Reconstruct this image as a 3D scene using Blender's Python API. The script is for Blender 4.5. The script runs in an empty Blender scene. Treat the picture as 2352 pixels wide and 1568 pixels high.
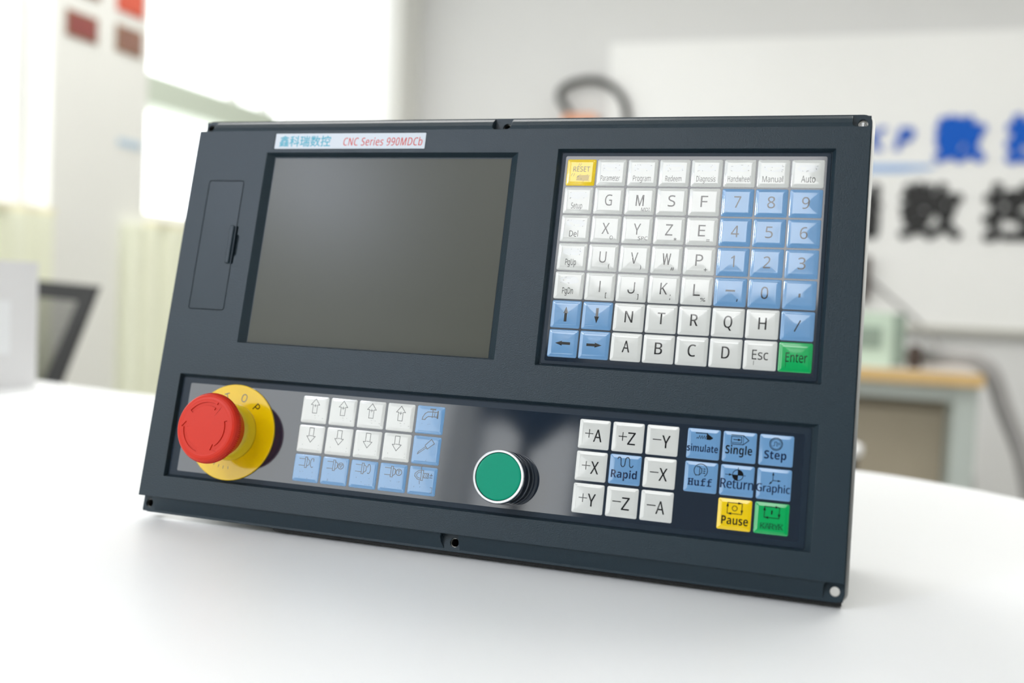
import bpy, bmesh, math, random
from mathutils import Vector, Matrix

random.seed(7)
scene = bpy.context.scene
COL = scene.collection

# ------------------------------------------------------------------ camera
CAM_POS = (0.41254, -0.52852, 0.90043)
RIGHT = Vector((0.94830732, 0.31415874, 0.04491681))
DOWN = Vector((0.05832422, -0.03340366, -0.99773868))
FWD = Vector((-0.31194794, 0.94878263, -0.05))
cam_data = bpy.data.cameras.new('camera')
cam_data.sensor_fit = 'HORIZONTAL'
cam_data.sensor_width = 36.0
cam_data.lens = 36.0 * 2313.0 / 2352.0
cam_data.clip_start = 0.01
cam_data.clip_end = 100
cam_data.dof.use_dof = True
cam_data.dof.focus_distance = 0.57
cam_data.dof.aperture_fstop = 3.6
cam = bpy.data.objects.new('camera', cam_data)
COL.objects.link(cam)
mw = Matrix((RIGHT, -DOWN, -FWD)).transposed().to_4x4()
mw.translation = CAM_POS
cam.matrix_world = mw
scene.camera = cam

# ------------------------------------------------------------------ world, light, exposure
world = bpy.data.worlds.new('world')
scene.world = world
world.use_nodes = True
wn = world.node_tree
wbg = wn.nodes['Background']
wbg.inputs['Color'].default_value = (0.93, 0.97, 1.0, 1)
wbg.inputs['Strength'].default_value = 1.0
WINDOW_STRENGTH = 3.6
BOUNCE_FILL_STRENGTH = 5.4
BACK_FILL_STRENGTH = 7.7
GLOW_FILL_STRENGTH = 85.0
scene.view_settings.view_transform = 'Standard'
scene.view_settings.look = 'None'
scene.view_settings.gamma = 1.0
scene.view_settings.exposure = -0.32
scene.view_settings.use_curve_mapping = False


# ------------------------------------------------------------------ materials
def lin(c):
    return tuple(((v / 255) / 12.92 if v / 255 <= 0.04045 else ((v / 255 + 0.055) / 1.055) ** 2.4) for v in c)


def mat(name, rgb, rough=0.5, metal=0.0, noise=0.0, nscale=40.0, bump=0.0, bscale=300.0, bdist=0.0002,
        coat=0.0, spec=0.5, bevel=0.0, trans=0.0):
    m = bpy.data.materials.new(name)
    m.use_nodes = True
    nt = m.node_tree
    b = nt.nodes['Principled BSDF']
    col = lin(rgb) + (1,)
    b.inputs['Base Color'].default_value = col
    b.inputs['Roughness'].default_value = rough
    b.inputs['Metallic'].default_value = metal
    b.inputs['Specular IOR Level'].default_value = spec
    b.inputs['Coat Weight'].default_value = coat
    b.inputs['Coat Roughness'].default_value = 0.04
    tc = nt.nodes.new('ShaderNodeTexCoord')
    if noise > 0:
        nz = nt.nodes.new('ShaderNodeTexNoise')
        nz.inputs['Scale'].default_value = nscale
        nz.inputs['Detail'].default_value = 4
        nt.links.new(tc.outputs['Object'], nz.inputs['Vector'])
        mx = nt.nodes.new('ShaderNodeMix')
        mx.data_type = 'RGBA'
        mx.inputs[6].default_value = tuple(max(0, c * (1 - noise)) for c in col[:3]) + (1,)
        mx.inputs[7].default_value = tuple(min(1, c * (1 + noise)) for c in col[:3]) + (1,)
        nt.links.new(nz.outputs['Fac'], mx.inputs[0])
        nt.links.new(mx.outputs[2], b.inputs['Base Color'])
    normal = None
    if bevel > 0:
        bv = nt.nodes.new('ShaderNodeBevel')
        bv.samples = 4
        bv.inputs['Radius'].default_value = bevel
        normal = bv.outputs['Normal']
    if bump > 0:
        n2 = nt.nodes.new('ShaderNodeTexNoise')
        n2.inputs['Scale'].default_value = bscale
        n2.inputs['Detail'].default_value = 2
        nt.links.new(tc.outputs['Object'], n2.inputs['Vector'])
        bp = nt.nodes.new('ShaderNodeBump')
        bp.inputs['Strength'].default_value = bump
        bp.inputs['Distance'].default_value = bdist
        nt.links.new(n2.outputs['Fac'], bp.inputs['Height'])
        if normal:
            nt.links.new(normal, bp.inputs['Normal'])
        normal = bp.outputs['Normal']
    if normal:
        nt.links.new(normal, b.inputs['Normal'])
    return m


def emit(name, rgb, strength):
    m = bpy.data.materials.new(name)
    m.use_nodes = True
    nt = m.node_tree
    nt.nodes.clear()
    o = nt.nodes.new('ShaderNodeOutputMaterial')
    e = nt.nodes.new('ShaderNodeEmission')
    e.inputs['Color'].default_value = lin(rgb) + (1,)
    e.inputs['Strength'].default_value = strength
    nt.links.new(e.outputs[0], o.inputs[0])
    return m


M = {}
M['bezel'] = mat('slate_textured_plastic', (36, 51, 60), 0.33, spec=0.3, noise=0.06, nscale=900, bump=0.5, bscale=1400, bdist=0.0003, bevel=0.0005)
M['cover'] = mat('slate_smooth_plastic', (35, 50, 59), 0.36, spec=0.3, noise=0.12, nscale=45, bump=0.25, bscale=1500, bdist=0.0001, bevel=0.0003)
M['dark'] = mat('black_gap_plastic', (14, 16, 20), 0.6, noise=0.1)
M['metal'] = mat('brushed_aluminium', (205, 205, 200), 0.3, 1.0, noise=0.04, nscale=200)
M['zinc'] = mat('grey_zinc_sheet', (150, 152, 150), 0.45, 0.9, noise=0.08, nscale=90)
M['film_matte'] = mat('matte_navy_film', (24, 40, 54), 0.38, spec=0.25, noise=0.05, bump=0.3, bscale=1300, bdist=0.00012)
M['film_gloss'] = mat('glossy_navy_film', (28, 40, 54), 0.06, noise=0.05, nscale=80, spec=1.0)
M['lcd'] = mat('matte_lcd_glass', (72, 74, 64), 0.27, spec=0.25, noise=0.02, nscale=30)
M['key_white'] = mat('white_key_film', (216, 218, 214), 0.09, noise=0.01, nscale=50, spec=1.0)
M['key_blue'] = mat('blue_key_film', (110, 156, 200), 0.09, noise=0.01, nscale=50, spec=1.0)
M['key_yellow'] = mat('yellow_key_film', (242, 206, 8), 0.09, noise=0.01, nscale=50, spec=1.0)
M['key_green'] = mat('green_key_film', (0, 168, 88), 0.09, noise=0.01, nscale=50, spec=1.0)
M['ink'] = mat('black_ink', (8, 8, 10), 0.09, spec=1.0)
M['ink_navy'] = mat('navy_ink', (6, 34, 72), 0.09, spec=1.0)
M['ink_thin'] = mat('grey_ink', (38, 42, 46), 0.09, spec=1.0)
M['ink_green'] = mat('dark_green_ink', (8, 86, 50), 0.12, spec=1.0)
M['smear'] = mat('pale_grey_smear', (214, 217, 217), 0.12, spec=1.0)
M['smear_yellow'] = mat('olive_smear', (180, 150, 30), 0.12, spec=1.0)
M['plate'] = mat('pale_silver_label', (206, 214, 222), 0.35, noise=0.02)
M['teal'] = mat('teal_print', (60, 165, 190), 0.4)
M['red_print'] = mat('red_print', (205, 62, 52), 0.4)
M['red'] = mat('red_button_plastic', (212, 46, 24), 0.42, spec=0.3, noise=0.02, nscale=60, bevel=0.0003)
M['yellow'] = mat('yellow_gloss_plastic', (242, 202, 6), 0.1, noise=0.02, nscale=30)
M['collar'] = mat('yellow_collar_plastic', (225, 200, 40), 0.12, noise=0.02, nscale=30)
M['chrome'] = mat('chrome', (200, 202, 206), 0.07, 1.0, noise=0.02)
M['satin'] = mat('satin_silver', (232, 234, 236), 0.3, 0.6, noise=0.02)
M['green'] = mat('green_button_plastic', (0, 150, 118), 0.4, spec=0.2, noise=0.02, nscale=50)
M['table'] = mat('white_laminate', (246, 247, 248), 0.42, spec=0.35, noise=0.01, nscale=12)
M['wall'] = mat('white_wall_paint', (236, 236, 231), 0.8, noise=0.02, nscale=3)
M['wall_back'] = mat('pale_grey_wall_paint', (226, 226, 225), 0.8, noise=0.02, nscale=3)
M['ceiling'] = mat('white_ceiling_paint', (235, 235, 233), 0.9, noise=0.01, nscale=3)
M['wall_front'] = mat('dark_grey_wall_paint', (84, 88, 92), 0.8, noise=0.03, nscale=3)
M['floor'] = mat('grey_floor_tile', (176, 174, 170), 0.4, noise=0.05, nscale=6)
M['board'] = mat('whiteboard_enamel', (246, 246, 244), 0.35, noise=0.01, nscale=5)
M['tray'] = mat('beige_grey_tray', (196, 194, 184), 0.5, noise=0.03)
M['sign_blue'] = mat('blue_sign_acrylic', (0, 92, 198), 0.5, spec=0.25, noise=0.03)
M['sign_pale'] = mat('pale_blue_sign_acrylic', (150, 185, 232), 0.4, noise=0.03)
M['sign_black'] = mat('black_sign_acrylic', (36, 36, 36), 0.4, noise=0.05)
M['frame'] = mat('pale_green_window_frame', (206, 216, 200), 0.5, noise=0.02)
M['mull'] = mat('white_window_frame', (240, 240, 238), 0.5, noise=0.02)
M['pane'] = emit('bright_daylight_pane', (252, 255, 255), WINDOW_STRENGTH)
M['blind'] = mat('white_roller_blind', (246, 246, 245), 0.9, noise=0.01, nscale=20)
nt_b = M['blind'].node_tree
tr_b = nt_b.nodes.new('ShaderNodeBsdfTranslucent')
tr_b.inputs['Color'].default_value = (.93, .93, .92, 1)
mx_b = nt_b.nodes.new('ShaderNodeMixShader')
mx_b.inputs[0].default_value = .6
nt_b.links.new(nt_b.nodes['Principled BSDF'].outputs[0], mx_b.inputs[1])
nt_b.links.new(tr_b.outputs[0], mx_b.inputs[2])
nt_b.links.new(mx_b.outputs[0], nt_b.nodes['Material Output'].inputs['Surface'])
M['curtain'] = mat('cream_green_curtain', (243, 245, 222), 0.9, noise=0.03, nscale=15)
M['curtain_tan'] = mat('cream_trim', (240, 234, 205), 0.9, noise=0.03, nscale=15)
M['lamp'] = emit('bounce_fill_emission', (255, 255, 255), BOUNCE_FILL_STRENGTH)  # stands in for flash bounced off the ceiling
M['fill_back'] = emit('back_fill_emission', (255, 254, 250), BACK_FILL_STRENGTH)  # added fill that lifts the back of the room
M['glow_fill'] = emit('glow_fill_emission', (226, 234, 255), GLOW_FILL_STRENGTH)  # added bluish source for the screen glow
M['fill_frame'] = mat('white_fill_frame', (235, 235, 235), 0.5, noise=0.01)
M['photo_a'] = mat('red_group_photo', (146, 78, 74), 0.5, noise=0.6, nscale=45)
M['photo_b'] = mat('brown_interior_photo', (146, 108, 94), 0.5, noise=0.7, nscale=45)
M['photo_c'] = mat('orange_red_photo', (214, 96, 74), 0.5, noise=0.3, nscale=45)
M['photo_edge'] = mat('tan_photo_border', (148, 120, 90), 0.6, noise=0.2)
M['paper_blue'] = mat('pale_blue_sticker', (190, 210, 226), 0.6, noise=0.08, nscale=60)
M['box'] = mat('white_box_card', (228, 228, 230), 0.6, noise=0.01)
M['box_panel'] = mat('white_box_label', (238, 240, 243), 0.4, noise=0.01)
M['chair_frame'] = mat('charcoal_chair_plastic', (62, 62, 64), 0.5, noise=0.06)
M['chair_mesh'] = mat('grey_mesh_fabric', (70, 72, 70), 0.8, noise=0.1)
M['cable'] = mat('black_rubber_cable', (44, 44, 38), 0.5, noise=0.08)
M['peach'] = mat('peach_plastic', (236, 168, 130), 0.5, noise=0.05)
M['bench_top'] = mat('pale_bench_laminate', (222, 214, 206), 0.45, noise=0.03)
M['wood'] = mat('honey_wood_edge', (214, 180, 122), 0.5, noise=0.1, nscale=20)
M['bench_leg'] = mat('pale_green_steel', (186, 194, 188), 0.5, noise=0.03)
M['carton'] = mat('taupe_cabinet_paint', (168, 158, 138), 0.7, noise=0.06, nscale=8)
M['device'] = mat('mint_green_enamel', (196, 214, 196), 0.5, noise=0.03)
M['device_dark'] = mat('sage_green_enamel', (140, 156, 142), 0.5, noise=0.03)
M['hose'] = mat('grey_ribbed_hose', (158, 156, 154), 0.6, noise=0.06)
M['brown'] = mat('dark_brown_plastic', (64, 50, 42), 0.6, noise=0.06)
M['white_plastic'] = mat('white_plastic', (236, 236, 236), 0.4, noise=0.01)
M['leaf'] = mat('dark_green_leaf', (88, 112, 78), 0.6, noise=0.2)
M['pot'] = mat('white_ceramic', (225, 225, 215), 0.4, noise=0.02)


# ------------------------------------------------------------------ object helpers
def link(name, me, mats, parent=None, loc=None, smooth=False):
    o = bpy.data.objects.new(name, me)
    COL.objects.link(o)
    if mats is not None and not me.materials:
        for m in (mats if isinstance(mats, (list, tuple)) else [mats]):
            me.materials.append(M[m] if isinstance(m, str) else m)
    if parent:
        o.parent = parent
    if loc:
        o.location = loc
    if smooth:
        for p in me.polygons:
            p.use_smooth = True
    return o


def tag(o, label=None, cat=None, group=None, kind=None):
    if label:
        o['label'] = label
    if cat:
        o['category'] = cat
    if group:
        o['group'] = group
    if kind:
        o['kind'] = kind
    return o


def empty(name, loc, label, cat, group=None):
    o = bpy.data.objects.new(name, None)
    o.empty_display_size = 0.05
    COL.objects.link(o)
    o.location = loc
    return tag(o, label, cat, group)


class MB:
    """collects geometry for one mesh"""

    def __init__(self, scale=1.0):
        self.v, self.f, self.mi, self.s = [], [], [], scale

    def add(self, verts, faces, mi=0):
        n = len(self.v)
        self.v += [tuple(c * self.s for c in p) for p in verts]
        self.f += [tuple(i + n for i in fc) for fc in faces]
        self.mi += [mi] * len(faces)
        return self

    def box(self, a, b, mi=0):
        x0, y0, z0 = a
        x1, y1, z1 = b
        v = [(x0, y0, z0), (x1, y0, z0), (x1, y1, z0), (x0, y1, z0), (x0, y0, z1), (x1, y0, z1), (x1, y1, z1), (x0, y1, z1)]
        return self.add(v, [(0, 3, 2, 1), (4, 5, 6, 7), (0, 1, 5, 4), (1, 2, 6, 5), (2, 3, 7, 6), (3, 0, 4, 7)], mi)

    def loops(self, loops, mi=0, cap0=True, cap1=True, mis=None):
        n = len(loops[0])
        v = [p for l in loops for p in l]
        base = 0
        for k in range(len(loops) - 1):
            fs = [(k * n + i, k * n + (i + 1) % n, (k + 1) * n + (i + 1) % n, (k + 1) * n + i) for i in range(n)]
            if k == 0:
                off = len(self.v)
                self.v += [tuple(c * self.s for c in p) for p in v]
            m = mis[k] if mis else mi
            self.f += [tuple(i + off for i in fc) for fc in fs]
            self.mi += [m] * len(fs)
        if cap0:
            self.f.append(tuple(off + i for i in reversed(range(n))))
            self.mi.append(mis[0] if mis else mi)
        if cap1:
            o2 = off + (len(loops) - 1) * n
            self.f.append(tuple(o2 + i for i in range(n)))
            self.mi.append(mis[-1] if mis else mi)
        return self

    def lathe(self, prof, n=48, c=(0, 0), mi=0, rim=None, cap0=True, cap1=True):
        loops = []
        for (r, z) in prof:
            lp = []
            for i in range(n):
                a = 2 * math.pi * i / n
                rr = r
                if rim and rim[0] <= z <= rim[1]:
                    rr = r + (rim[2] if i % 2 else 0)
                lp.append((c[0] + rr * math.cos(a), c[1] + rr * math.sin(a), z))
            loops.append(lp)
        return self.loops(loops, mi, cap0, cap1)

    def tube(self, pts, r, n=10, mi=0, closed=False):
        pts = [Vector(p) for p in pts]
        loops = []
        prev = None
        for i, p in enumerate(pts):
            t = (pts[min(i + 1, len(pts) - 1)] - pts[max(i - 1, 0)]).normalized()
            if prev is None:
                a = Vector((0, 0, 1)) if abs(t.z) < 0.9 else Vector((1, 0, 0))
                u = t.cross(a).normalized()
            else:
                u = (prev - t * prev.dot(t)).normalized()
            prev = u
            w = t.cross(u)
            rr = r[i] if isinstance(r, (list, tuple)) else r
            loops.append([tuple(p + (u * math.cos(2 * math.pi * k / n) + w * math.sin(2 * math.pi * k / n)) * rr) for k in range(n)])
        return self.loops(loops, mi)

    def prism(self, poly, z0, z1, mi=0):
        return self.loops([[(x, y, z0) for x, y in poly], [(x, y, z1) for x, y in poly]], mi)

    def stroke(self, pts, w, z=0.0, mi=0, closed=False):
        pts = list(pts)
        if closed:
            pts.append(pts[0])
        for (x0, y0), (x1, y1) in zip(pts, pts[1:]):
            d = math.hypot(x1 - x0, y1 - y0)
            if d < 1e-9:
                continue
            ux, uy = (x1 - x0) / d * w / 2, (y1 - y0) / d * w / 2
            self.add([(x0 - ux + uy, y0 - uy - ux, z), (x1 + ux + uy, y1 + uy - ux, z), (x1 + ux - uy, y1 + uy + ux, z), (x0 - ux - uy, y0 - uy + ux, z)], [(0, 1, 2, 3)], mi)
        return self

    def poly(self, pts, z=0.0, mi=0):
        a = sum(p[0] * q[1] - q[0] * p[1] for p, q in zip(pts, pts[1:] + pts[:1]))
        if a < 0:
            pts = pts[::-1]
        return self.add([(x, y, z) for x, y in pts], [tuple(range(len(pts)))], mi)

    def mesh(self, name):
        me = bpy.data.meshes.new(name)
        me.from_pydata(self.v, [], self.f)
        me.polygons.foreach_set('material_index', self.mi)
        me.update()
        return me

    def build(self, name, mats, parent=None, loc=None, smooth=False):
        return link(name, self.mesh(name), mats, parent, loc, smooth)


def rrect(x0, y0, x1, y1, r, z=None, n=5):
    out = []
    for (cx, cy, a0) in ((x1 - r, y1 - r, 0), (x0 + r, y1 - r, 90), (x0 + r, y0 + r, 180), (x1 - r, y0 + r, 270)):
        for i in range(n + 1):
            a = math.radians(a0 + 90 * i / n)
            p = (cx + r * math.cos(a), cy + r * math.sin(a))
            out.append(p if z is None else p + (z,))
    return out


def arc(cx, cy, r, a0, a1, n=24):
    return [(cx + r * math.cos(math.radians(a0 + (a1 - a0) * i / n)), cy + r * math.sin(math.radians(a0 + (a1 - a0) * i / n))) for i in range(n + 1)]


def smooth_path(pts, k=8):
    pts = [Vector(p) for p in pts]
    out = []
    for i in range(len(pts) - 1):
        p0, p1, p2, p3 = pts[max(i - 1, 0)], pts[i], pts[i + 1], pts[min(i + 2, len(pts) - 1)]
        for j in range(k):
            t = j / k
            out.append(0.5 * ((2 * p1) + (p2 - p0) * t + (2 * p0 - 5 * p1 + 4 * p2 - p3) * t * t + (3 * p1 - p0 - 3 * p2 + p3) * t ** 3))
    out.append(pts[-1])
    return out


_tc = {}


def styled(s, style):
    out = ''
    for ch in s:
        o = ord(ch)
        if style == 'sans':
            b = (0x1D5A0, 0x1D5BA, 0x1D7E2)
        elif style == 'bold':
            b = (0x1D5D4, 0x1D5EE, 0x1D7EC)
        elif style == 'mono':
            b = (0x1D670, 0x1D68A, 0x1D7F6)
        else:
            return s
        if 65 <= o <= 90:
            out += chr(b[0] + o - 65)
        elif 97 <= o <= 122:
            out += chr(b[1] + o - 97)
        elif 48 <= o <= 57:
            out += chr(b[2] + o - 48)
        else:
            out += ch
    return out


def glyphs(s, bold=0.0, extrude=0.0, space=1.0):
    """mesh of a text at size 1: (verts, faces, bbox)"""
    key = (s, bold, extrude, space)
    if key in _tc:
        return _tc[key]
    cu = bpy.data.curves.new('text', 'FONT')
    cu.body = s
    cu.size = 1.0
    cu.offset = bold
    cu.space_character = space
    cu.extrude = extrude
    cu.resolution_u = 6
    cu.fill_mode = 'BOTH' if extrude else 'FRONT'
    o = bpy.data.objects.new('text', cu)
    COL.objects.link(o)
    dg = bpy.context.evaluated_depsgraph_get()
    me = bpy.data.meshes.new_from_object(o.evaluated_get(dg))
    v = [tuple(x.co) for x in me.vertices]
    f = [tuple(p.vertices) for p in me.polygons]
    bpy.data.objects.remove(o)
    bpy.data.curves.remove(cu)
    bpy.data.meshes.remove(me)
    xs = [p[0] for p in v]
    ys = [p[1] for p in v]
    _tc[key] = (v, f, (min(xs), min(ys), max(xs), max(ys)))
    return _tc[key]


CAP = {}


def text(mb, s, cx, base, w, cap, bold=0.0, z=0.0, mi=0, rot=0.0, slant=0.0, fit=False, style='sans', space=1.0):
    """write s with cap height `cap`, total width w, centred on cx with its baseline at `base`; fit: w x cap is the whole box"""
    if style not in CAP:
        b = glyphs(styled('H', style))[2]
        CAP[style] = b[3] - b[1]
    v, f, b = glyphs(styled(s, style), bold, 0.0, space)
    sx = w / (b[2] - b[0])
    if fit:
        sy = cap / (b[3] - b[1])
        y0 = b[1]
    else:
        sy = cap / (CAP[style] + 2 * bold)
        y0 = -bold
    mx = (b[0] + b[2]) / 2
    out = []
    ca, sa = math.cos(rot), math.sin(rot)
    for x, y, _ in v:
        px, py = (x - mx) * sx, (y - y0) * sy
        px += py * slant
        if rot:
            py -= cap / 2
            out.append((cx + px * ca - py * sa, base + px * sa + py * ca, z))
        else:
            out.append((cx + px, base + py, z))
    mb.add(out, f, mi)


def boolean(o, cutters, op='DIFFERENCE'):
    for c in cutters:
        m = o.modifiers.new('b', 'BOOLEAN')
        m.operation = op
        m.solver = 'EXACT'
        m.object = c
    dg = bpy.context.evaluated_depsgraph_get()
    me = bpy.data.meshes.new_from_object(o.evaluated_get(dg))
    old = o.data
    o.modifiers.clear()
    o.data = me
    bpy.data.meshes.remove(old)
    for c in cutters:
        d = c.data
        bpy.data.objects.remove(c)
        bpy.data.meshes.remove(d)


def cutter(mb):
    return link('cut', mb.mesh('cut'), None)


# ================================================================== THE SETTING
XL, YB, XR, YR, ZC = -1.741, 4.30, 3.2, -5.2, 2.9
tag(MB().box((XL - .3, YR - .2, -.1), (XR + .2, YB + .2, 0)).build('floor', 'floor'), kind='structure')
tag(MB().box((XL - .3, YR - .2, ZC), (XR + .2, YB + .2, ZC + .1)).build('ceiling', 'ceiling'), kind='structure')
tag(MB().box((XL - .3, YB, 0), (XR + .2, YB + .15, ZC)).build('wall_back', 'wall_back'), kind='structure')
tag(MB().box((XR, YR, 0), (XR + .15, YB, ZC)).build('wall_right', 'wall'), kind='structure')
ZS, ZT = 1.075, 2.75
wl = MB()
wl.box((XL - .25, YR, 0), (XL, YB, ZS))
wl.box((XL - .25, YR, ZT), (XL, YB, ZC))
for a, b in ((YR, -5.1), (-1.4, .45), (1.778, 2.185), (4.065, YB)):
    wl.box((XL - .25, a, ZS), (XL, b, ZT))
tag(wl.build('wall_left', 'wall'), kind='structure')
wr = MB()
wr.box((XL, YR - .15, 0), (XR, YR, 1.1)).box((XL, YR - .15, 2.5), (XR, YR, ZC)).box((-1.05, YR - .15, 1.1), (XR, YR, 2.5))
tag(wr.build('wall_front', 'wall_front'), kind='structure')


def window(n, y0, y1, mulls, rail=None, x=XL):
    fr = MB()
    t = .035
    fr.box((x - .16, y0, ZS), (x - .10, y1, ZS + t)).box((x - .16, y0, ZT - t), (x - .10, y1, ZT))
    fr.box((x - .16, y0, ZS + t), (x - .10, y0 + t, ZT - t)).box((x - .16, y1 - t, ZS + t), (x - .10, y1, ZT - t))
    for m in mulls:
        fr.box((x - .16, m - .02, ZS + t), (x - .10, m + .02, ZT - t))
    w = fr.build('window_%d' % n, 'mull')
    tag(w, kind='structure')
    MB().box((x - .145, y0 + .01, ZS + .01), (x - .135, y1 - .01, ZT - .01)).build('window_pane', 'pane', w)
    if rail:
        MB().box((x - .165, rail[0], rail[2]), (x - .02, rail[1], rail[3])).build('window_rail', 'frame', w)
    return w


window(1, .45, 1.778, (1.60,))
window(2, 2.185, 4.065, (2.82, 3.04), (2.186, 2.99, 1.455, 1.55))
window(3, -5.1, -1.4, ())
w4 = MB()
w4.box((XL, YR - .1, 1.1), (-1.05, YR - .06, 1.14)).box((XL, YR - .1, 2.46), (-1.05, YR - .06, 2.5))
w4.box((XL, YR - .1, 1.14), (XL + .04, YR - .06, 2.46)).box((-1.09, YR - .1, 1.14), (-1.05, YR - .06, 2.46))
w4 = w4.build('window_4', 'mull')
tag(w4, kind='structure')
MB().box((XL + .01, YR - .09, 1.11), (-1.06, YR - .08, 2.49)).build('window_pane', 'pane', w4)

# roller blind beside the corner
bl = empty('roller_blind', (XL - .05, 3.55, ZS), 'white roller blind drawn down over the window beside the room corner', 'blind')
MB().box((-.004, -.49, .0), (.004, .51, 1.62)).build('blind_fabric', 'blind', bl)
MB().tube([(0, -.49, 1.645), (0, .51, 1.645)], .025).build('roller_tube', 'mull', bl)
MB().box((-.01, -.49, -.02), (.01, .51, .0)).build('bottom_bar', 'mull', bl)


def curtain(y0, y1, label, z1=1.055):
    b = MB()
    n = int((y1 - y0) / .012)
    front = [(XL + .035 + .012 * math.sin(i * .75) + .006 * math.sin(i * .31), y0 + (y1 - y0) * i / n) for i in range(n + 1)]
    back = [(XL + .001, y1), (XL + .001, y0)]
    b.prism(front + back, .05, z1)
    o = tag(b.build('curtain', 'curtain', smooth=False), label, 'curtain', 'cream curtains below the window sills')
    return o


curtain(.4, 1.77, 'cream green curtain below the window left of the photo pillar')
curtain(2.07, 4.05, 'cream green pleated curtain below the window right of the photo pillar')
tag(MB().box((XL, 2.19, 1.056), (XL + .03, 4.06, 1.074)).build('window_sill', 'curtain_tan'), kind='structure')
tag(MB().box((XL, .3, 1.056), (XL + .03, 1.77, 1.074)).build('window_sill', 'curtain_tan'), kind='structure')


# photographs on the pillar
def photo(y0, y1, z0, z1, m, edge, label):
    t = empty('photograph', (XL + .004, (y0 + y1) / 2, (z0 + z1) / 2), label, 'photo', 'photographs stuck on the white pillar')
    hy, hz = (y1 - y0) / 2, (z1 - z0) / 2
    MB().box((-.003, -hy, -hz), (0, hy, hz)).build('paper', edge, t)
    MB().box((0, -hy + .006, -hz + .006), (.001, hy - .006, hz - .006)).build('print', m, t)
    return t


photo(1.823, 1.950, 1.573, 1.648, 'photo_a', 'photo_edge', 'reddish group photograph lower left on the white pillar')
photo(2.029, 2.150, 1.578, 1.659, 'photo_b', 'photo_edge', 'brown and pale interior photograph lower right on the white pillar')
photo(2.031, 2.155, 1.700, 1.784, 'photo_c', 'photo_c', 'orange red photograph upper right on the white pillar, cut by frame')
photo(1.823, 1.957, 1.702, 1.784, 'photo_a', 'photo_edge', 'photograph upper left on the white pillar, only its bottom edge in frame')
tag(MB().box((XL + .001, 2.051, 1.293), (XL + .003, 2.157, 1.316)).build('sticker', 'paper_blue'),
    'small pale blue sticker low on the white pillar', 'sticker')

# whiteboard sign on the back wall
bd = empty('sign_board', (.60, YB - .001, 1.46), 'large white sign board with blue and black Chinese lettering on the back wall', 'sign')
bx0, bx1, bz0, bz1 = -.735, 2.3, .83, 2.114


def bl_(x, y, z):
    return (x - .60, y - (YB - .001), z - 1.46)


MB().box(bl_(bx0, YB - .022, bz0), bl_(bx1, YB - .003, bz1)).build('board', 'board', bd)
MB().box(bl_(bx0, YB - .06, bz0 - .022), bl_(bx1, YB - .003, bz0)).build('tray', 'tray', bd)


def wall_letter(s, x0, z0, x1, z1, m, bold=.006, slant=0.0, style='cjk'):
    v, f, b = glyphs(styled(s, style))
    sx, sz = (x1 - x0 - 2 * bold) / (b[2] - b[0]), (z1 - z0 - 2 * bold) / (b[3] - b[1])
    cnt = {}
    for fc in f:
        for a, c in zip(fc, fc[1:] + fc[:1]):
            cnt[(a, c)] = 1
    mb = MB()
    n = len(v)
    for k in range(9):
        dx = bold * math.cos(k * math.pi / 4) * (k < 8)
        dz = bold * math.sin(k * math.pi / 4) * (k < 8)
        lay = []
        for dy in (YB - .032 - k * .00012, YB - .0221):
            lay += [bl_(x0 + bold + dx + (p[0] - b[0]) * sx + slant * (p[1] - b[1]) * sz, dy, z0 + bold + dz + (p[1] - b[1]) * sz) for p in v]
        mb.add(lay, [fc for fc in f] + [tuple(n + i for i in reversed(fc)) for fc in f] +
               [(a, n + a, n + c, c) for (a, c) in cnt if (c, a) not in cnt])
    return mb.build('letter', m, bd)


wall_letter('数', .739, 1.541, .952, 1.752, 'sign_blue', .015)
wall_letter('控', 1.021, 1.541, 1.234, 1.755, 'sign_blue', .015)
wall_letter('K', .425, 1.598, .53, 1.70, 'sign_blue', .003, .15, 'bold')
wall_letter('P', .575, 1.598, .645, 1.70, 'sign_blue', .003, .2, 'bold')
sw = MB()
sw.prism([(-.25, 0), (.60, .0), (.72, .012), (.76, .03), (.60, .034), (-.25, .034)], 0, .006)
sw = sw.build('underline', 'sign_pale', bd)
sw.rotation_euler = (math.pi / 2, 0, 0)
sw.location = bl_(0, YB - .0225, 1.503)
for ch, x in (('鑫', -.39), ('科', -.055), ('瑞', .275), ('数', .613), ('控', .95)):
    wall_letter(ch, x, 1.205, x + .265, 1.462, 'sign_black', .012)
tag(MB().box((.455, YB - .075, .93), (.506, YB - .0225, 1.126)).build('pen_holder', 'brown'),
    'dark brown pen holder on the sign board, beside the control panel edge', 'holder')

# added ceiling fill: one stands in for bounced flash, two brighten the back
def fill_panel(x0, x1, y0, y1, label, grp, m='lamp'):
    t = empty('fill_panel', ((x0 + x1) / 2, (y0 + y1) / 2, ZC), label, 'ceiling light', grp)
    hx, hy = (x1 - x0) / 2, (y1 - y0) / 2
    f = MB()
    f.box((-hx, -hy, -.06), (hx, -hy + .02, 0)).box((-hx, hy - .02, -.06), (hx, hy, 0))
    f.box((-hx, -hy + .02, -.06), (-hx + .02, hy - .02, 0)).box((hx - .02, -hy + .02, -.06), (hx, hy - .02, 0))
    f.build('light_frame', 'fill_frame', t)
    MB().box((-hx + .02, -hy + .02, -.045), (hx - .02, hy - .02, -.035)).build('diffuser', m, t)


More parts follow.
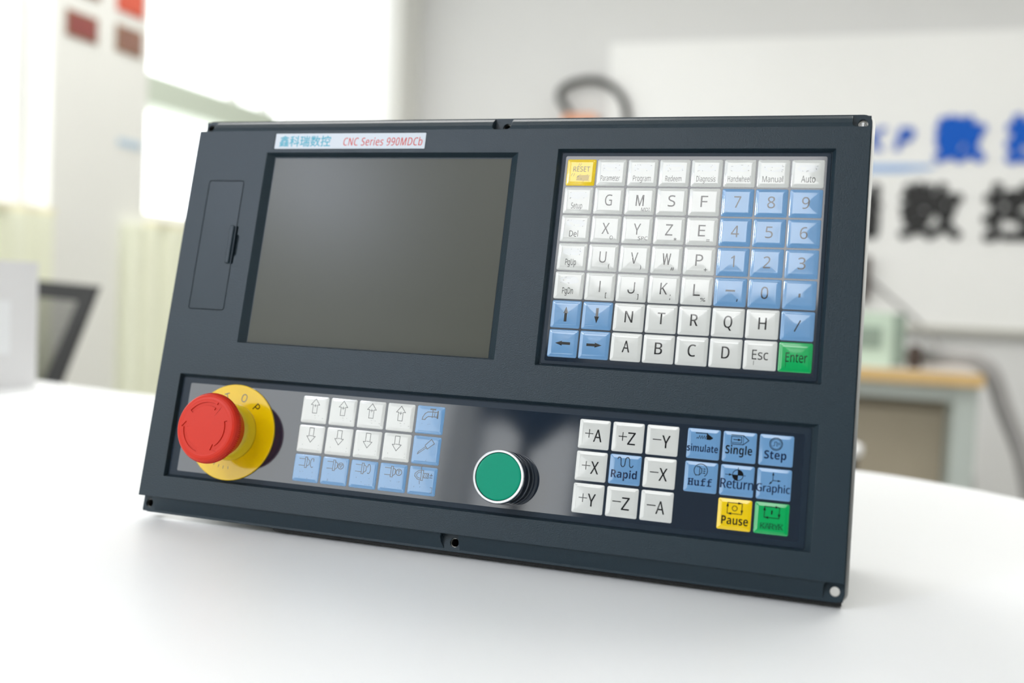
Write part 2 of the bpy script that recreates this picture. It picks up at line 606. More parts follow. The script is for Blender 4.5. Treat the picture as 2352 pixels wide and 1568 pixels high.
fill_panel(-1.0, .34, -4.1, -1.7, 'added luminous ceiling panel standing in for flash bounced behind the photographer', 'added fill panels')
fill_panel(-1.65, -.25, .9, 2.3, 'added luminous fill panel near the windows to brighten the back of the room', 'added fill panels', 'fill_back')
fill_panel(.6, 2.0, 1.1, 2.5, 'added luminous fill panel over the right end of the workbench', 'added fill panels', 'fill_back')
dl = empty('glow_globe', (-1.45, -2.28, 2.41), 'round bluish globe added behind the photographer to put a glow on the screen', 'added light')  # unseen globe, added for the bluish glow on the screen
MB().lathe([(.006, .12), (.006, ZC - 2.41)], 10).build('cord', 'fill_frame', dl)
MB().lathe([(.001, .16), (.04, .155), (.05, .12), (.05, .10)], 24).build('cap', 'fill_frame', dl)
MB().lathe([(max(.001, .14 * math.sin(math.pi * k / 16)), -.14 * math.cos(math.pi * k / 16)) for k in range(17)], 32).build('globe', 'glow_fill', dl, smooth=True)


# ================================================================== THE TABLE
tb = empty('table', (0, 0, 0), 'large white rounded laminate table carrying the control panel', 'table')
edge = smooth_path([(-.95, .50, 0), (-.80, .56, 0), (-.64, .57, 0), (-.42, .525, 0), (-.1, .508, 0), (.2, .485, 0), (.42, .452, 0), (.50, .422, 0), (.565, .374, 0), (.63, .30, 0),
                    (.68, .20, 0), (.71, .08, 0), (.72, -.1, 0), (.70, -.35, 0), (.6, -.55, 0), (.4, -.68, 0), (0, -.75, 0), (-.5, -.75, 0), (-.85, -.66, 0), (-1.02, -.4, 0), (-1.06, 0, 0), (-1.03, .3, 0), (-.95, .50, 0)], 6)[:-1]
edge = [(CAM_POS[0] + (p.x - CAM_POS[0]) * 1.0146, CAM_POS[1] + (p.y - CAM_POS[1]) * 1.0146) for p in edge][::-1]
cx0, cy0 = -.17, -.1
loops = []
for s, z in ((.995, .7198), (1.0, .7223), (1.0, .7453), (.9985, .7471), (.996, .7478)):
    loops.append([(cx0 + (x - cx0) * s, cy0 + (y - cy0) * s, z) for x, y in edge])
top = MB().loops(loops, 0).build('tabletop', 'table', tb)
MB().lathe([(.06, .03), (.055, .1), (.055, .7198)], 32, (-.55, -.1)).build('pedestal', 'metal', tb, smooth=True)
MB().lathe([(.06, .03), (.055, .1), (.055, .7198)], 32, (.3, -.1)).build('pedestal', 'metal', tb, smooth=True)
MB().lathe([(.26, 0), (.26, .015), (.08, .03)], 40, (-.55, -.1)).build('foot_plate', 'metal', tb)
MB().lathe([(.26, 0), (.26, .015), (.08, .03)], 40, (.3, -.1)).build('foot_plate', 'metal', tb)

# ================================================================== THE CONTROL PANEL
LEAN = math.radians(12.64)
panel = empty('control_panel', (0, 0, .7502), 'dark slate machine control panel with screen and red stop button on the white table', 'control panel')
panel.rotation_euler = (math.pi / 2 - LEAN, 0, 0)
OFF = (0, .250, .010)     # panel millimetres -> local metres


def pm(mb_pts):
    return mb_pts


class PB(MB):
    """mesh builder in panel millimetres (x right, y up, z out of the face; face plane z = 0)"""

    def __init__(self):
        super().__init__(.001)

    def put(self, name, mats, parent=panel, smooth=False, at=OFF):
        return self.build(name, mats, parent, at, smooth)


# back plate and rear housing
bp_ = PB()
bp_.loops([rrect(.6, -248.7, 422.2, 10.0, 5, z, 6) for z in (-10, -7.9)])
back = bp_.put('back_plate', 'metal')
rh = PB()
rh.box((18, -227.6, -106), (402, -4, -10.05))
rh.put('rear_housing', 'zinc')
PB().prism([(92, -250.7), (419.5, -250.7), (419.5, -247.2), (92, -247.2)], -22, -10.05).put('shadow_strip', 'dark')  # dark strip added as the contact shadow under the flange

# bezel: base flange + raised block, then pockets
bz = PB()
bz.loops([rrect(0, -249, 420.6, 9.6, 4.5, z, 6) for z in (-7.85, -6.4)])
bezel = bz.put('bezel', 'bezel', at=None, parent=None)
blk = PB()
prof = [(-248.6, -7.0), (-240.0, -2.0), (-239.3, -1.6), (-239.2, 0.0), (0.4, 0.0), (3.0, -.7), (6.0, -2.4), (8.2, -4.6), (9.2, -7.0)]
blk.loops([[(x, y, z) for y, z in reversed(prof)] for x in (0, 420)])
boolean(bezel, [cutter(blk)], 'UNION')


def frustum(o, i, d, z1=1.0):
    """rect o at z=0 sloping to rect i at z=-d (x0,y0,x1,y1), extended above"""
    k = z1 / d
    e = (o[0] - (i[0] - o[0]) * k, o[1] - (i[1] - o[1]) * k, o[2] + (o[2] - i[2]) * k, o[3] + (o[3] - i[3]) * k)
    p = PB()
    lp = []
    for (r, z) in ((i, -d), (e, z1)):
        lp.append([(r[2], r[3], z), (r[0], r[3], z), (r[0], r[1], z), (r[2], r[1], z)])
    return p.loops(lp)


cut = []
cut.append(frustum((53.3, -138.9, 223.7, -14.3), (57.4, -138.0, 218.9, -16.0), 4.0))
cut.append(frustum((248.1, -140.3, 403.1, -12.1), (249.8, -139.1, 401.2, -13.0), 3.2))
cut.append(frustum((15.9, -225.9, 403.4, -161.0), (16.6, -224.9, 400.3, -162.4), 3.2))
for (x0, x1, y0, y1) in ((-3, 10, .35, 14), (410.5, 425, .35, 14), (205, 216.8, .35, 14), (-3, 9, -253, -239.2), (410.2, 425, -253, -239.2)):
    cut.append(PB().prism(rrect(x0, y0, x1, y1, 2.2), -6.4, 3))
# middle notch of the bottom strip: rounded at its left
nt_ = [(214.2, -239.25), (203.6, -239.25)] + [(203.0 + .0, -241), (203.2, -244), (204.6, -247), (206.5, -252), (214.2, -252)]
cut.append(PB().loops([[(x, y, z) for x, y in nt_] for z in (-6.4, 3)]))
cut.append(PB().prism(rrect(57.6, -12.0, 163.3, -1.3, .5), -.35, 2))
cut.append(PB().prism(rrect(13.6, -119.2, 39.9, -33.5, 1.6), -2.2, 2))
cut.append(PB().prism(rrect(36, -88.8, 41.0, -64.0, .8), -2.2, 2))
cut.append(PB().prism(rrect(36, -83.6, 42.8, -69.5, 2.0), -2.2, 2))
cs = [cutter(c) for c in cut]
boolean(bezel, cs)
HOLES = [(3.8, 4.6), (415.9, 4.3), (212.6, 3.6), (4.4, -243.6), (415.9, -243.7), (210.7, -243.9)]
hc = []
for (x, y) in HOLES:
    hc.append(cutter(PB().lathe([(2.55, -14), (2.55, 4)], 24, (x, y))))
boolean(bezel, hc)
PB().lathe([(2.3, -10.02), (3.2, -10.02), (3.2, -20), (2.3, -20), (2.3, -10.02)], 24, HOLES[1], cap0=False, cap1=False).put('screw_sleeve', 'chrome')
bezel.parent = panel
bezel.location = OFF
hc = []
for (x, y) in (HOLES[0], HOLES[2], HOLES[3], HOLES[5]):
    PB().lathe([(2.6, -19), (3.6, -19), (3.6, -10.02), (2.6, -10.02), (2.6, -18.9), (.01, -18.9)], 20, (x, y), cap0=False).put('screw_sleeve', 'dark')
for (x, y) in HOLES:
    c = cutter(PB().lathe([(2.3, -14), (2.3, 4)], 24, (x, y)))
    hc.append(c)
_loc = back.location.copy()
back.location = (0, 0, 0)
_par = back.parent
back.parent = None
boolean(back, hc)
back.parent = _par
back.location = _loc

# screen
PB().box((56.8, -138.6, -5.4), (219.6, -15.3, -4.05)).put('screen_frame', 'dark')
PB().box((58.0, -137.7, -4.04), (218.6, -16.9, -3.8)).put('display_screen', 'lcd')

# brand plate
pl = PB().prism(rrect(58.0, -11.75, 162.9, -1.55, .4), -.34, -.1).put('name_plate', 'plate')
lt = PB()
for dx, dy in ((0, 0), (.14, 0), (-.14, 0), (0, .12), (0, -.12)):
    text(lt, '鑫科瑞数控', 79.6 + dx, -10.3 + dy, 36.6, 7.2, 0, -.07 + dx * .02 + dy * .05, 0, fit=True, style='cjk')
lt.build('lettering', 'teal', pl)
lt = PB()
text(lt, 'CNC Series 990MDCb', 133.8, -9.7, 53.8, 5.1, .0, -.07, 0, slant=.08, space=1.12)
text(lt, 'CNC Series 990MDCb', 133.95, -9.7, 53.8, 5.1, .0, -.065, 0, slant=.08, space=1.12)
lt.build('lettering', 'red_print', pl)

# card slot cover with pull tab
cv = PB()
cv.loops([rrect(14.0, -118.8, 39.5, -33.9, 1.3, z, 5) for z in (-2.1, -.12, .02)] + [rrect(14.2, -118.6, 39.3, -34.1, 1.2, .05, 5)])
cvo = cv.put('card_slot_cover', 'cover')
tb_ = PB()
tb_.loops([rrect(35.4, -88.6, 38.4, -63.8, .6, z) for z in (-.5, .9)] + [rrect(35.8, -88.2, 38.0, -64.2, .5, 1.3)])
tb_.build('pull_tab', 'cover', cvo)


# membranes
def membrane(name, x0, y0, x1, y1, win, label):
    m = PB()
    r = 1.2
    loops = [rrect(x0, y0, x1, y1, r, -3.2, 6), rrect(x0, y0, x1, y1, r, -2.95, 6), rrect(x0 + .3, y0 + .3, x1 - .3, y1 - .3, r, -2.8, 6)]
    wx0, wy0, wx1, wy1 = win
    loops.append(rrect(wx0, wy0, wx1, wy1, 1.0, -2.74, 6))
    m.loops(loops, 0)
    m.mi[-1] = 1
    o = m.put(name, ['film_matte', 'film_gloss'])
    return tag(o, label)


kmem = membrane('keypad_membrane', 250.1, -138.9, 400.9, -13.3, (252.6, -136.9, 398.8, -15.6), 'navy film under the letter and number keys')
lmem = membrane('operation_membrane', 16.9, -224.7, 400.0, -162.7, (23.1, -221.6, 396.6, -166.3), 'navy film along the bottom with the stop button')
ZM = -2.74

# ---------------------------------------------------------------- keys
KEYMESH = {}
DOME = .13


def key_mesh(w, h, colour, m=1.0):
    k = (w, h, colour, m)
    if k not in KEYMESH:
        b = PB()
        x, y = w / 2, h / 2
        L = []
        for ins, z, r in ((0, 0, .9), (.08, .22, .9), (.3, .34, .85), (1.1, .42, .7), (1.3, .47, .65), (1.75, .60, .5), (1.95, .63, .45)):
            L.append(rrect(-x + ins, -y + ins, x - ins, y - ins, r, z * m, 4))
        a, c = x - 1.95, y - 1.95
        for s in (.86, .7, .52, .34, .16):
            L.append([(px * s, py * s, m * (.63 + DOME * (1 - (px * s / a) ** 2) * (1 - (py * s / c) ** 2))) for px, py, _ in L[6]])
        b.loops(L, 0, cap0=False)
        me = b.mesh('key')
        me.materials.append(M['key_' + colour])
        for p in me.polygons:
            p.use_smooth = True
        KEYMESH[k] = (me, a, c)
    return KEYMESH[k]


def add_key(cx, cy, w, h, colour, legend=None, mats=('ink',), label=None, m=1.0):
    me, a, c = key_mesh(w, h, colour, m)
    o = link('key', me, None, panel, (cx * .001, cy * .001 + OFF[1], ZM * .001 + OFF[2]))
    if label:
        o['label'] = label
    if legend:
        mb = PB()
        legend(mb)
        # lay the print on the domed key top
        out = []
        for (x, y, z) in mb.v:
            X, Y = x / .001, y / .001
            d = max(0, 1 - (X / a) ** 2) * max(0, 1 - (Y / c) ** 2)
            base = .63 if (abs(X) < a - .05 and abs(Y) < c - .05) else .64
            out.append((x, y, z + ((base + DOME * d) * m + .035) * .001))
        mb.v = out
        mb.build('legend', list(mats), o)
    return o


# ---- legends (millimetres about the key centre)
def big(ch, bold=.0, sub=None, w=4.1, h=6.5):
    def f(b):
        if ch == '-':
            b.stroke([(-2, .7), (2, .7)], 1.0)
        elif ch == '.':
            b.stroke([(0, -.9), (0, .2)], 1.0)
        elif ch == '/':
            b.stroke([(-1.3, -2.8), (1.3, 2.8)], .6)
        elif ch == 'J':
            b.stroke([(1.6, 2.95), (1.6, -1.4), (1.35, -2.3), (.75, -2.85), (-.1, -3.0), (-.95, -2.85), (-1.55, -2.3), (-1.8, -1.4)], .62)
        elif ch == 'I':
            b.stroke([(0, -2.9), (0, 2.9)], .65)
        else:
            st = 'bold' if bold > .011 else 'sans'
            ww = {'M': 4.4, 'W': 4.6, 'Q': 4.4, 'J': 3.9, 'X': 4.3, '1': 2.0, '8': 4.1, '4': 4.3}.get(ch, w)
            text(b, ch, 0, -h / 2 + .3, ww, h, 0, style=st)
            if 0 < bold <= .011:
                text(b, ch, .16, -h / 2 + .3, ww, h, 0, .003, style=st)
        if sub:
            sw_ = {'MDI': 4.9, 'SPC': 5.6, 'O': 1.8, '*': 1.6, '=': 1.7, '(': .8, ')': .8, '#': 2.0, '+': 1.7, '[': .8, ']': .8, '%': 2.8}.get(sub)
            if sub == ';':
                b.stroke([(3.9, -3.3), (3.9, -3.2)], .35)
                b.stroke([(3.9, -5.2), (3.8, -5.8)], .3)
            elif sub == ',':
                b.stroke([(4.0, -4.0), (3.8, -5.0)], .5)
            elif sub == '*':
                for k in range(3):
                    a = math.radians(90 + 60 * k)
                    b.stroke([(3.8 - .8 * math.cos(a), -5 - .8 * math.sin(a)), (3.8 + .8 * math.cos(a), -5 + .8 * math.sin(a))], .28)
            elif sub == '=':
                b.stroke([(3.0, -4.7), (4.6, -4.7)], .28)
                b.stroke([(3.0, -5.5), (4.6, -5.5)], .28)
            elif sub == '+':
                b.stroke([(3.0, -5.0), (4.6, -5.0)], .28)
                b.stroke([(3.8, -5.8), (3.8, -4.2)], .28)
            elif sub in '()[]':
                text(b, sub, 3.9, -6.6, sw_, 3.2, 0, fit=True)
            else:
                text(b, sub, 3.7, -6.0, sw_, 2.1)
    return f


def ticks(b, seed, x0, x1, y0, y1, n=7, mi=0):
    r = random.Random(seed)
    for _ in range(n):
        x = r.choice([x0, x1]) if r.random() < .5 else r.uniform(x0, x1)
        y = r.choice([y0, y1]) if r.random() < .6 else r.uniform(y0, y1)
        if r.random() < .6:
            b.stroke([(x, y), (x + r.uniform(.2, 1.0), y + r.uniform(-.1, .1))], .12, .004, mi)
        else:
            b.stroke([(x, y), (x + r.uniform(-.15, .15), y - r.uniform(.2, .8))], .12, .004, mi)


def func(s, w, cap=3.3, seed=1, base=-5.0, cx=-.4, blob=True):
    def f(b):
        if blob:
            r = random.Random(seed)
            pts = []
            for i in range(20):
                a = 2 * math.pi * i / 20
                e = 3.0
                ca, sa = math.cos(a), math.sin(a)
                k = (abs(ca) ** e + abs(sa) ** e) ** (-1 / e)
                pts.append((5.6 * ca * k * r.uniform(.9, 1.04), 3.0 + 2.2 * sa * k * r.uniform(.85, 1.05)))
            b.poly(pts, -.012, 1)
            ticks(b, seed + 50, -4.8, 4.4, 1.4, 4.6, 7)
        text(b, s, cx, base, w, cap)
    return f


def reset(b):
    text(b, 'RESET', .3, .4, 9.9, 3.0)
    for dx, dy in ((-1.9, 3.6), (-.8, 3.6), (-5.6, -2.4), (-4.3, -2.4)):
        b.stroke([(dx, dy), (dx + .7, dy + 1.7)], .16)
    b.poly([(-2.4, -4.9), (-1.8, -2.6), (-.6, -1.9), (4.2, -1.6), (5.2, -2.6), (5.0, -5.2), (1.5, -5.2)], -.01, 1)
    b.poly([(-2.3, -3.4), (-1.5, -2.1), (-.7, -2.0), (-1.6, -3.0)], 0, 0)
    ticks(b, 3, -2.2, 5.0, -5.2, -1.6, 9)


def arrow(ang):
    def f(b):
        pts = [(-4.3, -.75), (.6, -.75), (.4, -1.4), (4.4, 0), (.4, 1.4), (.6, .75), (-4.3, .75)]
        a = math.radians(ang)
        b.poly([(x * math.cos(a) - y * math.sin(a), x * math.sin(a) + y * math.cos(a)) for x, y in pts])
    return f


KW, KH, PX, PY = 17.2, 15.95, 18.086, 16.835
GX, GY = 253.47, -17.17
W, BL = 'white', 'blue'
ROWS = [
    [('RESET', 'yellow', reset), ('Parameter', W, func('Parameter', 11.2, 3.2, 11)), ('Program', W, func('Program', 10.2, 3.2, 12, cx=-.1)), ('Redeem', W, func('Redeem', 9.1, 3.2, 13, cx=-.2)),
     ('Diagnosis', W, func('Diagnosis', 10.6, 3.2, 14, cx=-.2)), ('Handwheel', W, func('Handwheel', 12.2, 3.3, 15, cx=-.2)), ('Manual', W, func('Manual', 11, 3.4, 16, cx=-.2)), ('Auto', W, func('Auto', 7.4, 3.8, 17, cx=.4))],
    [('Setup', W, func('Setup', 6.6, 3.4, 21)), ('G', W, big('G')), ('M', W, big('M', .008, 'MDI')), ('S', W, big('S')), ('F', W, big('F', w=3.9)), ('7', BL, big('7', -.004, w=3.8)), ('8', BL, big('8', -.004)), ('9', BL, big('9', -.004, w=4.0))],
    [('Del', W, func('Del', 5.2, 3.5, 22)), ('X', W, big('X', 0, 'O')), ('Y', W, big('Y', 0, 'SPC')), ('Z', W, big('Z', 0, '*')), ('E', W, big('E', 0, '=', w=3.9)), ('4', BL, big('4', -.004)), ('5', BL, big('5', -.004, w=4.0)), ('6', BL, big('6', -.004, w=4.0))],
    [('PgUp', W, func('PgUp', 6.3, 3.6, 23)), ('U', W, big('U', 0, '(')), ('V', W, big('V', 0, ')')), ('W', W, big('W', .008, '#')), ('P', W, big('P', 0, '+')), ('1', BL, big('1', -.004)), ('2', BL, big('2', -.004, w=3.9)), ('3', BL, big('3', -.004, w=4.0))],
    [('PgDn', W, func('PgDn', 6.3, 3.6, 24)), ('I', W, big('I', 0, '[')), ('J', W, big('J', 0, ']')), ('K', W, big('K', 0, ';')), ('L', W, big('L', 0, '%', w=3.8)), ('minus', BL, big('-', 0, ',')), ('0', BL, big('0', -.004, w=3.9)), ('point', BL, big('.'))],
    [('up arrow', BL, arrow(90)), ('down arrow', BL, arrow(-90)), ('N', W, big('N', .01, w=4.4)), ('T', W, big('T', .006)), ('R', W, big('R', .01)), ('Q', W, big('Q', .01)), ('H', W, big('H', .01)), ('slash', BL, big('/'))],
    [('left arrow', BL, arrow(180)), ('right arrow', BL, arrow(0)), ('A', W, big('A', .01)), ('B', W, big('B', .01)), ('C', W, big('C', .01)), ('D', W, big('D', .01)), ('Esc', W, None), ('Enter', 'green', None)],
]


def esc(b):
    text(b, 'Esc', .1, -2.4, 8.4, 5.2)
    b.stroke([(-3.0, -3.2), (-3.0, -5.4)], .2)


def enter(b):
    text(b, 'Enter', .6, -2.6, 11.0, 5.0)
    b.stroke([(-4.7, -2.6), (-4.7, -5.6)], .14)


for r, row in enumerate(ROWS):
    for c, (nm, colr, leg) in enumerate(row):
        if nm == 'Esc':
            leg = esc
        if nm == 'Enter':
            leg = enter
        x, y = GX + PX * (c + .5), GY - PY * (r + .5)
        sm = 'smear_yellow' if nm == 'RESET' else 'smear'
        add_key(x, y, KW, KH, colr, leg, ('ink', sm), '%s keypad key marked %s' % (colr, nm))


# ---- lower keys
def up_arrow(s):
    def f(b):
        d = 1 if s == '+' else -1
        pts = [(-1.45, -4.3), (1.45, -4.3), (1.45, .7), (2.85, .7), (0, 4.3), (-2.85, .7), (-1.45, .7)]
        b.stroke([(x, 2.3 + d * y) for x, y in pts], .34, 0, 0, True)
        b.stroke([(-.85, 2.3 + (.2 if d > 0 else -.4)), (.85, 2.3 + (.2 if d > 0 else -.4))], 0.312)
        if d > 0:
            b.stroke([(0, 1.6), (0, 3.3)], 0.312)
        ticks(b, int(abs(hash_(s)) + len(b.v)), -5, 5.5, -6.2, -3.4, 4)
    return f


def hash_(s):
    return sum(ord(ch) * 7 for ch in s)


def tap(b):
    b.stroke([(-5, .1), (-4.6, 1.6), (-3.4, 3.6), (-1.8, 4.6), (1.2, 4.8), (4.2, 4.8)], 0.442)
    b.stroke([(-5, .1), (-3.2, .1), (-2.4, 1.2), (-1.2, 2.0), (4.2, 2.0)], 0.442)
    b.stroke([(4.5, .9 + .6), (4.5, 5.3)], .8)
    b.stroke([(1.2, 1.5), (1.2, 6.2)], .4)
    b.stroke([(-.1, 6.3), (2.6, 6.3)], .9)
    b.stroke([(2.6, 2), (2.6, 4.8)], 0.325)
    ticks(b, 5, -5, 2, -2.6, -2.2, 3)


def oiler(b):
    b.stroke([(-1.0, 2.9), (2.6, 6.6), (4.6, 4.2), (.5, .8)], .38, 0, 0, True)
    b.stroke([(-.6, 2.2), (-4.8, -1.2), (-5.2, -2.6)], 0.338)
    b.stroke([(-.1, 1.5), (-4.3, -1.8), (-5.0, -2.4)], 0.338)
    ticks(b, 6, -5, 2, -6, -5, 2)


def spindle(kind):
    def f(b):
        y = 3.5
        b.stroke([(-5.4, y + 2.0), (-1.6, y + 2.0)], 0.364)
        b.stroke([(-5.4, y - 2.0), (-1.6, y - 2.0)], 0.364)
        b.stroke([(-1.5, y - 3.1), (-1.5, y + 3.1), (-.2, y + 3.1), (-.2, y - 3.1)], .38, 0, 0, True)
        b.stroke([(-.1, y + 2.3), (1.4, y + 1.2), (1.4, y - 1.2), (-.1, y - 2.3)], 0.390)
        if kind == 'cw':
            b.stroke(arc(3.4, y, 1, 60, 300, 14) if False else [(3.4 + 1.2 * math.cos(math.radians(a)), y + 2.7 * math.sin(math.radians(a))) for a in range(60, 301, 20)], 0.390)
            b.stroke([(4.1, y + 2.4), (4.2, y + 1.0)], 0.442)
        elif kind == 'ccw':
            b.stroke([(3.0 + 1.2 * math.cos(math.radians(a)), y + 2.7 * math.sin(math.radians(a))) for a in range(-120, 121, 20)], 0.390)
            b.stroke([(2.5, y + 2.4), (2.2, y + 1.0)], 0.442)
        else:
            b.stroke(arc(3.6, y, 1.8, 0, 360, 20), .38)
            if kind == 'stop':
                b.stroke([(2.6, y + .8), (4.6, y + .8), (3.6, y - .9)], .38, 0, 0, True)
            else:
                b.stroke([(2.8, y + .9), (4.4, y + .9)], 0.390)
                b.stroke([(3.6, y + .9), (3.6, y - 1)], 0.390)
        ticks(b, hash_(kind), -4.2, 4.2, -5.6, -1.8, 7)
    return f


def chuck(b):
    y = 3.2
    b.stroke([(-1.4, y + 2.6), (-3.2, y + 2.4), (-5.0, y + .8), (-5.0, y - .8), (-3.2, y - 2.4), (-1.4, y - 2.6)], 0.364)
    b.stroke([(-1.4, y + 1.6), (-3.0, y + 1.4), (-3.9, y + .4), (-3.9, y - .6), (-3.0, y - 1.5), (-1.4, y - 1.7)], 0.338)
    b.stroke([(-1.2, y - 2.9), (-1.2, y + 2.9), (.1, y + 2.9), (.1, y - 2.9)], .36, 0, 0, True)
    b.stroke([(.2, y - 1.3), (3.4, y - 1.3), (3.4, y + 1.3), (.2, y + 1.3)], 0.338)
    for k in range(3):
        b.stroke([(.3 + k, y - 1.2), (1.2 + k, y + 1.2)], 0.312)
    b.stroke([(-1.6, y + 3.2), (-1.4, y + 5)], 0.312)
    b.stroke([(-1.9, y - 3.2), (-1.6, y - 5)], 0.312)
    b.stroke([(4.2, y + .4), (5.8, y + .4)], 0.286)
    b.stroke([(5.0, y + 1.2), (5.0, y - .4)], 0.286)
    b.stroke([(4.2, y - 1), (5.8, y - 1)], 0.286)
    b.stroke([(5.2, -3.3), (6.4, -3.3), (6.4, -6.3), (5.2, -6.3)], .2)
    ticks(b, 9, -5, -1, -3.2, -2.8, 2)


LW, LH, LX, LY = 17.3, 16.15, 18.79, 17.6
LEFT = [
    [('plus up arrow', W, up_arrow('+'))] * 4 + [('tap', BL, tap)],
    [('minus down arrow', W, up_arrow('-'))] * 4 + [('oil can', BL, oiler)],
    [('spindle turning symbol', BL, spindle('cw')), ('spindle stop symbol', BL, spindle('stop')), ('reverse spindle symbol', BL, spindle('ccw')), ('spindle jog symbol', BL, spindle('jog')), ('chuck', BL, chuck)],
]
ORD = ('first', 'second', 'third', 'fourth', 'fifth')
for r, row in enumerate(LEFT):
    for c, (nm, colr, leg) in enumerate(row):
        x, y = 104.25 + LX * c + LW / 2, -168.3 - LY * r - LH / 2
        lab = '%s key with %s' % (colr, nm)
        if colr == W:
            lab += ', %s in its row' % ORD[c]
        add_key(x, y, LW, LH, colr, leg, ('ink_thin', 'smear'), lab, .5)


def axis(s):
    def f(b):
        b.stroke([(-4.9, .3), (-.7, .3)], .5)
        if s[0] == '+':
            b.stroke([(-2.8, -1.8), (-2.8, 2.4)], .5)
        text(b, s[1], 2.0, -4.0, {'A': 4.6, 'Z': 4.2, 'Y': 4.4, 'X': 4.4}[s[1]], 6.8)
        text(b, s[1], 2.15, -4.0, {'A': 4.6, 'Z': 4.2, 'Y': 4.4, 'X': 4.4}[s[1]], 6.8, 0, .003)
    return f


def rapid(b):
    text(b, 'Rapid', -.3, -4.6, 14.2, 4.2, 0, mi=1, style='bold')
    y = 4.0
    b.stroke([(-4.3, y + 1.7), (-4.0, y + 2.4), (-3.2, y + 2.6), (-2.6, y + 2.0), (-2.3, y - 1.6), (-1.7, y - 2.4), (-.9, y - 2.4), (-.3, y - 1.6), (0, y + 1.9), (.6, y + 2.6), (1.5, y + 2.6), (2.1, y + 1.8), (2.4, y - 1.8), (3.0, y - 2.5), (3.8, y - 2.4), (4.3, y - 1.6)], .42)


def simulate(b):
    text(b, 'simulate', -.3, -4.2, 16.2, 3.7, 0, mi=1, style='bold')
    b.stroke([(-4.2, 5.6), (1.8, 5.7)], .42)
    b.poly([(1.4, 5.9), (4.8, 3.6), (4.6, 3.1), (3.4, 2.4), (1.4, 2.4)])
    b.stroke([(-3.9, 2.7), (-3.4, 3.4), (-2.9, 2.7), (-2.2, 4.4), (-1.7, 2.7), (-1.0, 4.4), (-.5, 2.7), (.2, 4.4), (.7, 2.7), (1.2, 4.2)], .24)


def single(b):
    text(b, 'Single', -.2, -3.8, 13.8, 4.4, 0, style='bold')
    y = 3.8
    b.stroke([(-4.4, y + 2.4), (1.8, y + 2.4), (4.6, y), (1.8, y - 2.4), (-4.4, y - 2.4)], .36)
    b.stroke([(-4.4, y + 1.6), (.9, y + 1.6), (.9, y - 1.6), (-4.4, y - 1.6)], .3, 0, 0, True)
    b.stroke([(1.8, y + 2.2), (1.8, y - 2.2)], .26)
    b.stroke([(-3.2, y), (-.8, y)], .4)
    b.poly([(-1.0, y + .7), (.7, y), (-1.0, y - .7)])


def step(b):
    text(b, 'Step', -.3, -4.6, 11.2, 4.3, 0, mi=1, style='bold')
    b.stroke(arc(-.3, 3.3, 3.2, 0, 360, 32), .36)
    b.stroke(arc(-.3, 3.3, 2.6, 0, 360, 32), .24)
    b.stroke([(-1.9, 2.3), (-1.1, 2.3), (-1.0, 4.4), (.1, 4.4), (.1, 2.3), (.6, 2.3)], .24)
    b.stroke(arc(1.1, 3.5, .5, 0, 360, 12), .22)


def huff(b):
    text(b, 'Huff', -.4, -4.6, 12.4, 3.6, 0, mi=1, style='mono')
    text(b, 'Huff', -.1, -4.5, 12.4, 3.6, 0, .003, mi=1, style='mono')
    b.stroke(arc(-.2, 3.4, 3.5, -50, 230, 30), .36)
    b.stroke([(-2.2, 5.4), (-1.0, 5.4), (.2, 4.4), (.2, 2.2), (-1.0, 1.0), (-2.6, 1.0)], .36)
    b.stroke([(-.8, 5.2), (-.8, 1.2)], .3)
    for k in range(3):
        yy = 2.2 + k * 1.1
        b.stroke([(.8, yy), (1.8, yy)], .24)
        b.poly([(1.6, yy + .4), (2.4, yy), (1.6, yy - .4)])


def ret(b):
    text(b, 'Return', .0, -4.2, 16.8, 4.9, 0, mi=1)
    text(b, 'Return', .2, -4.2, 16.8, 4.9, 0, .003, mi=1)
    cx, cy, r = .3, 2.9, 2.75
    b.stroke(arc(cx, cy, r, 0, 360, 32), .34)
    b.stroke([(cx - 6.4, cy), (cx + 3.9, cy)], .3)
    b.stroke([(cx, cy - 3), (cx, cy + 3.9)], .26)
    b.poly([(cx, cy)] + arc(cx, cy, r, 0, 90, 10))
    b.poly([(cx, cy)] + arc(cx, cy, r, 180, 270, 10))
    b.poly([(cx - 4.6, cy + .7), (cx - 2.8, cy), (cx - 4.6, cy - .7)])


def graphic(b):
    text(b, 'Graphic', -.4, -4.1, 16.8, 4.0, 0, mi=1)
    text(b, 'Graphic', -.2, -4.1, 16.8, 4.0, 0, .003, mi=1)
    c = (-.6, 2.0)
    for (dx, dy) in ((0, 3.8), (3.6, -.1), (-1.6, -2.0)):
        b.stroke([c, (c[0] + dx, c[1] + dy)], .32)
        d = math.hypot(dx, dy)
        ux, uy = dx / d, dy / d
        t = (c[0] + dx, c[1] + dy)
        b.poly([(t[0] + ux * .5, t[1] + uy * .5), (t[0] - ux * 1.2 - uy * .5, t[1] - uy * 1.2 + ux * .5), (t[0] - ux * 1.2 + uy * .5, t[1] - uy * 1.2 - ux * .5)])


def cycle(b, inner):
    cy = 3.2
    w, h = 3.7, 2.8
    q = [(-w, h), (w, h), (w, -h), (-w, -h)]
    b.stroke(q, .36, 0, 0, True)
    for (x, y, a) in ((w - .7, h, 0), (w, -h + .7, -90), (-w + .7, -h, 180), (-w, h - .7, 90)):
        a = math.radians(a)
        pts = [(.9, 0), (-1.4, .65), (-1.4, -.65)]
        b.poly([(x + px * math.cos(a) - py * math.sin(a), y + px * math.sin(a) + py * math.cos(a)) for px, py in pts])
    if inner == 'o':
        b.stroke(arc(0, 0, 1.25, 0, 360, 20), .36)
    else:
        b.stroke([(0, -.7), (0, .7)], .75)
    n = len(b.v)
    b.v = [(x, y + cy * .001, z) for x, y, z in b.v]


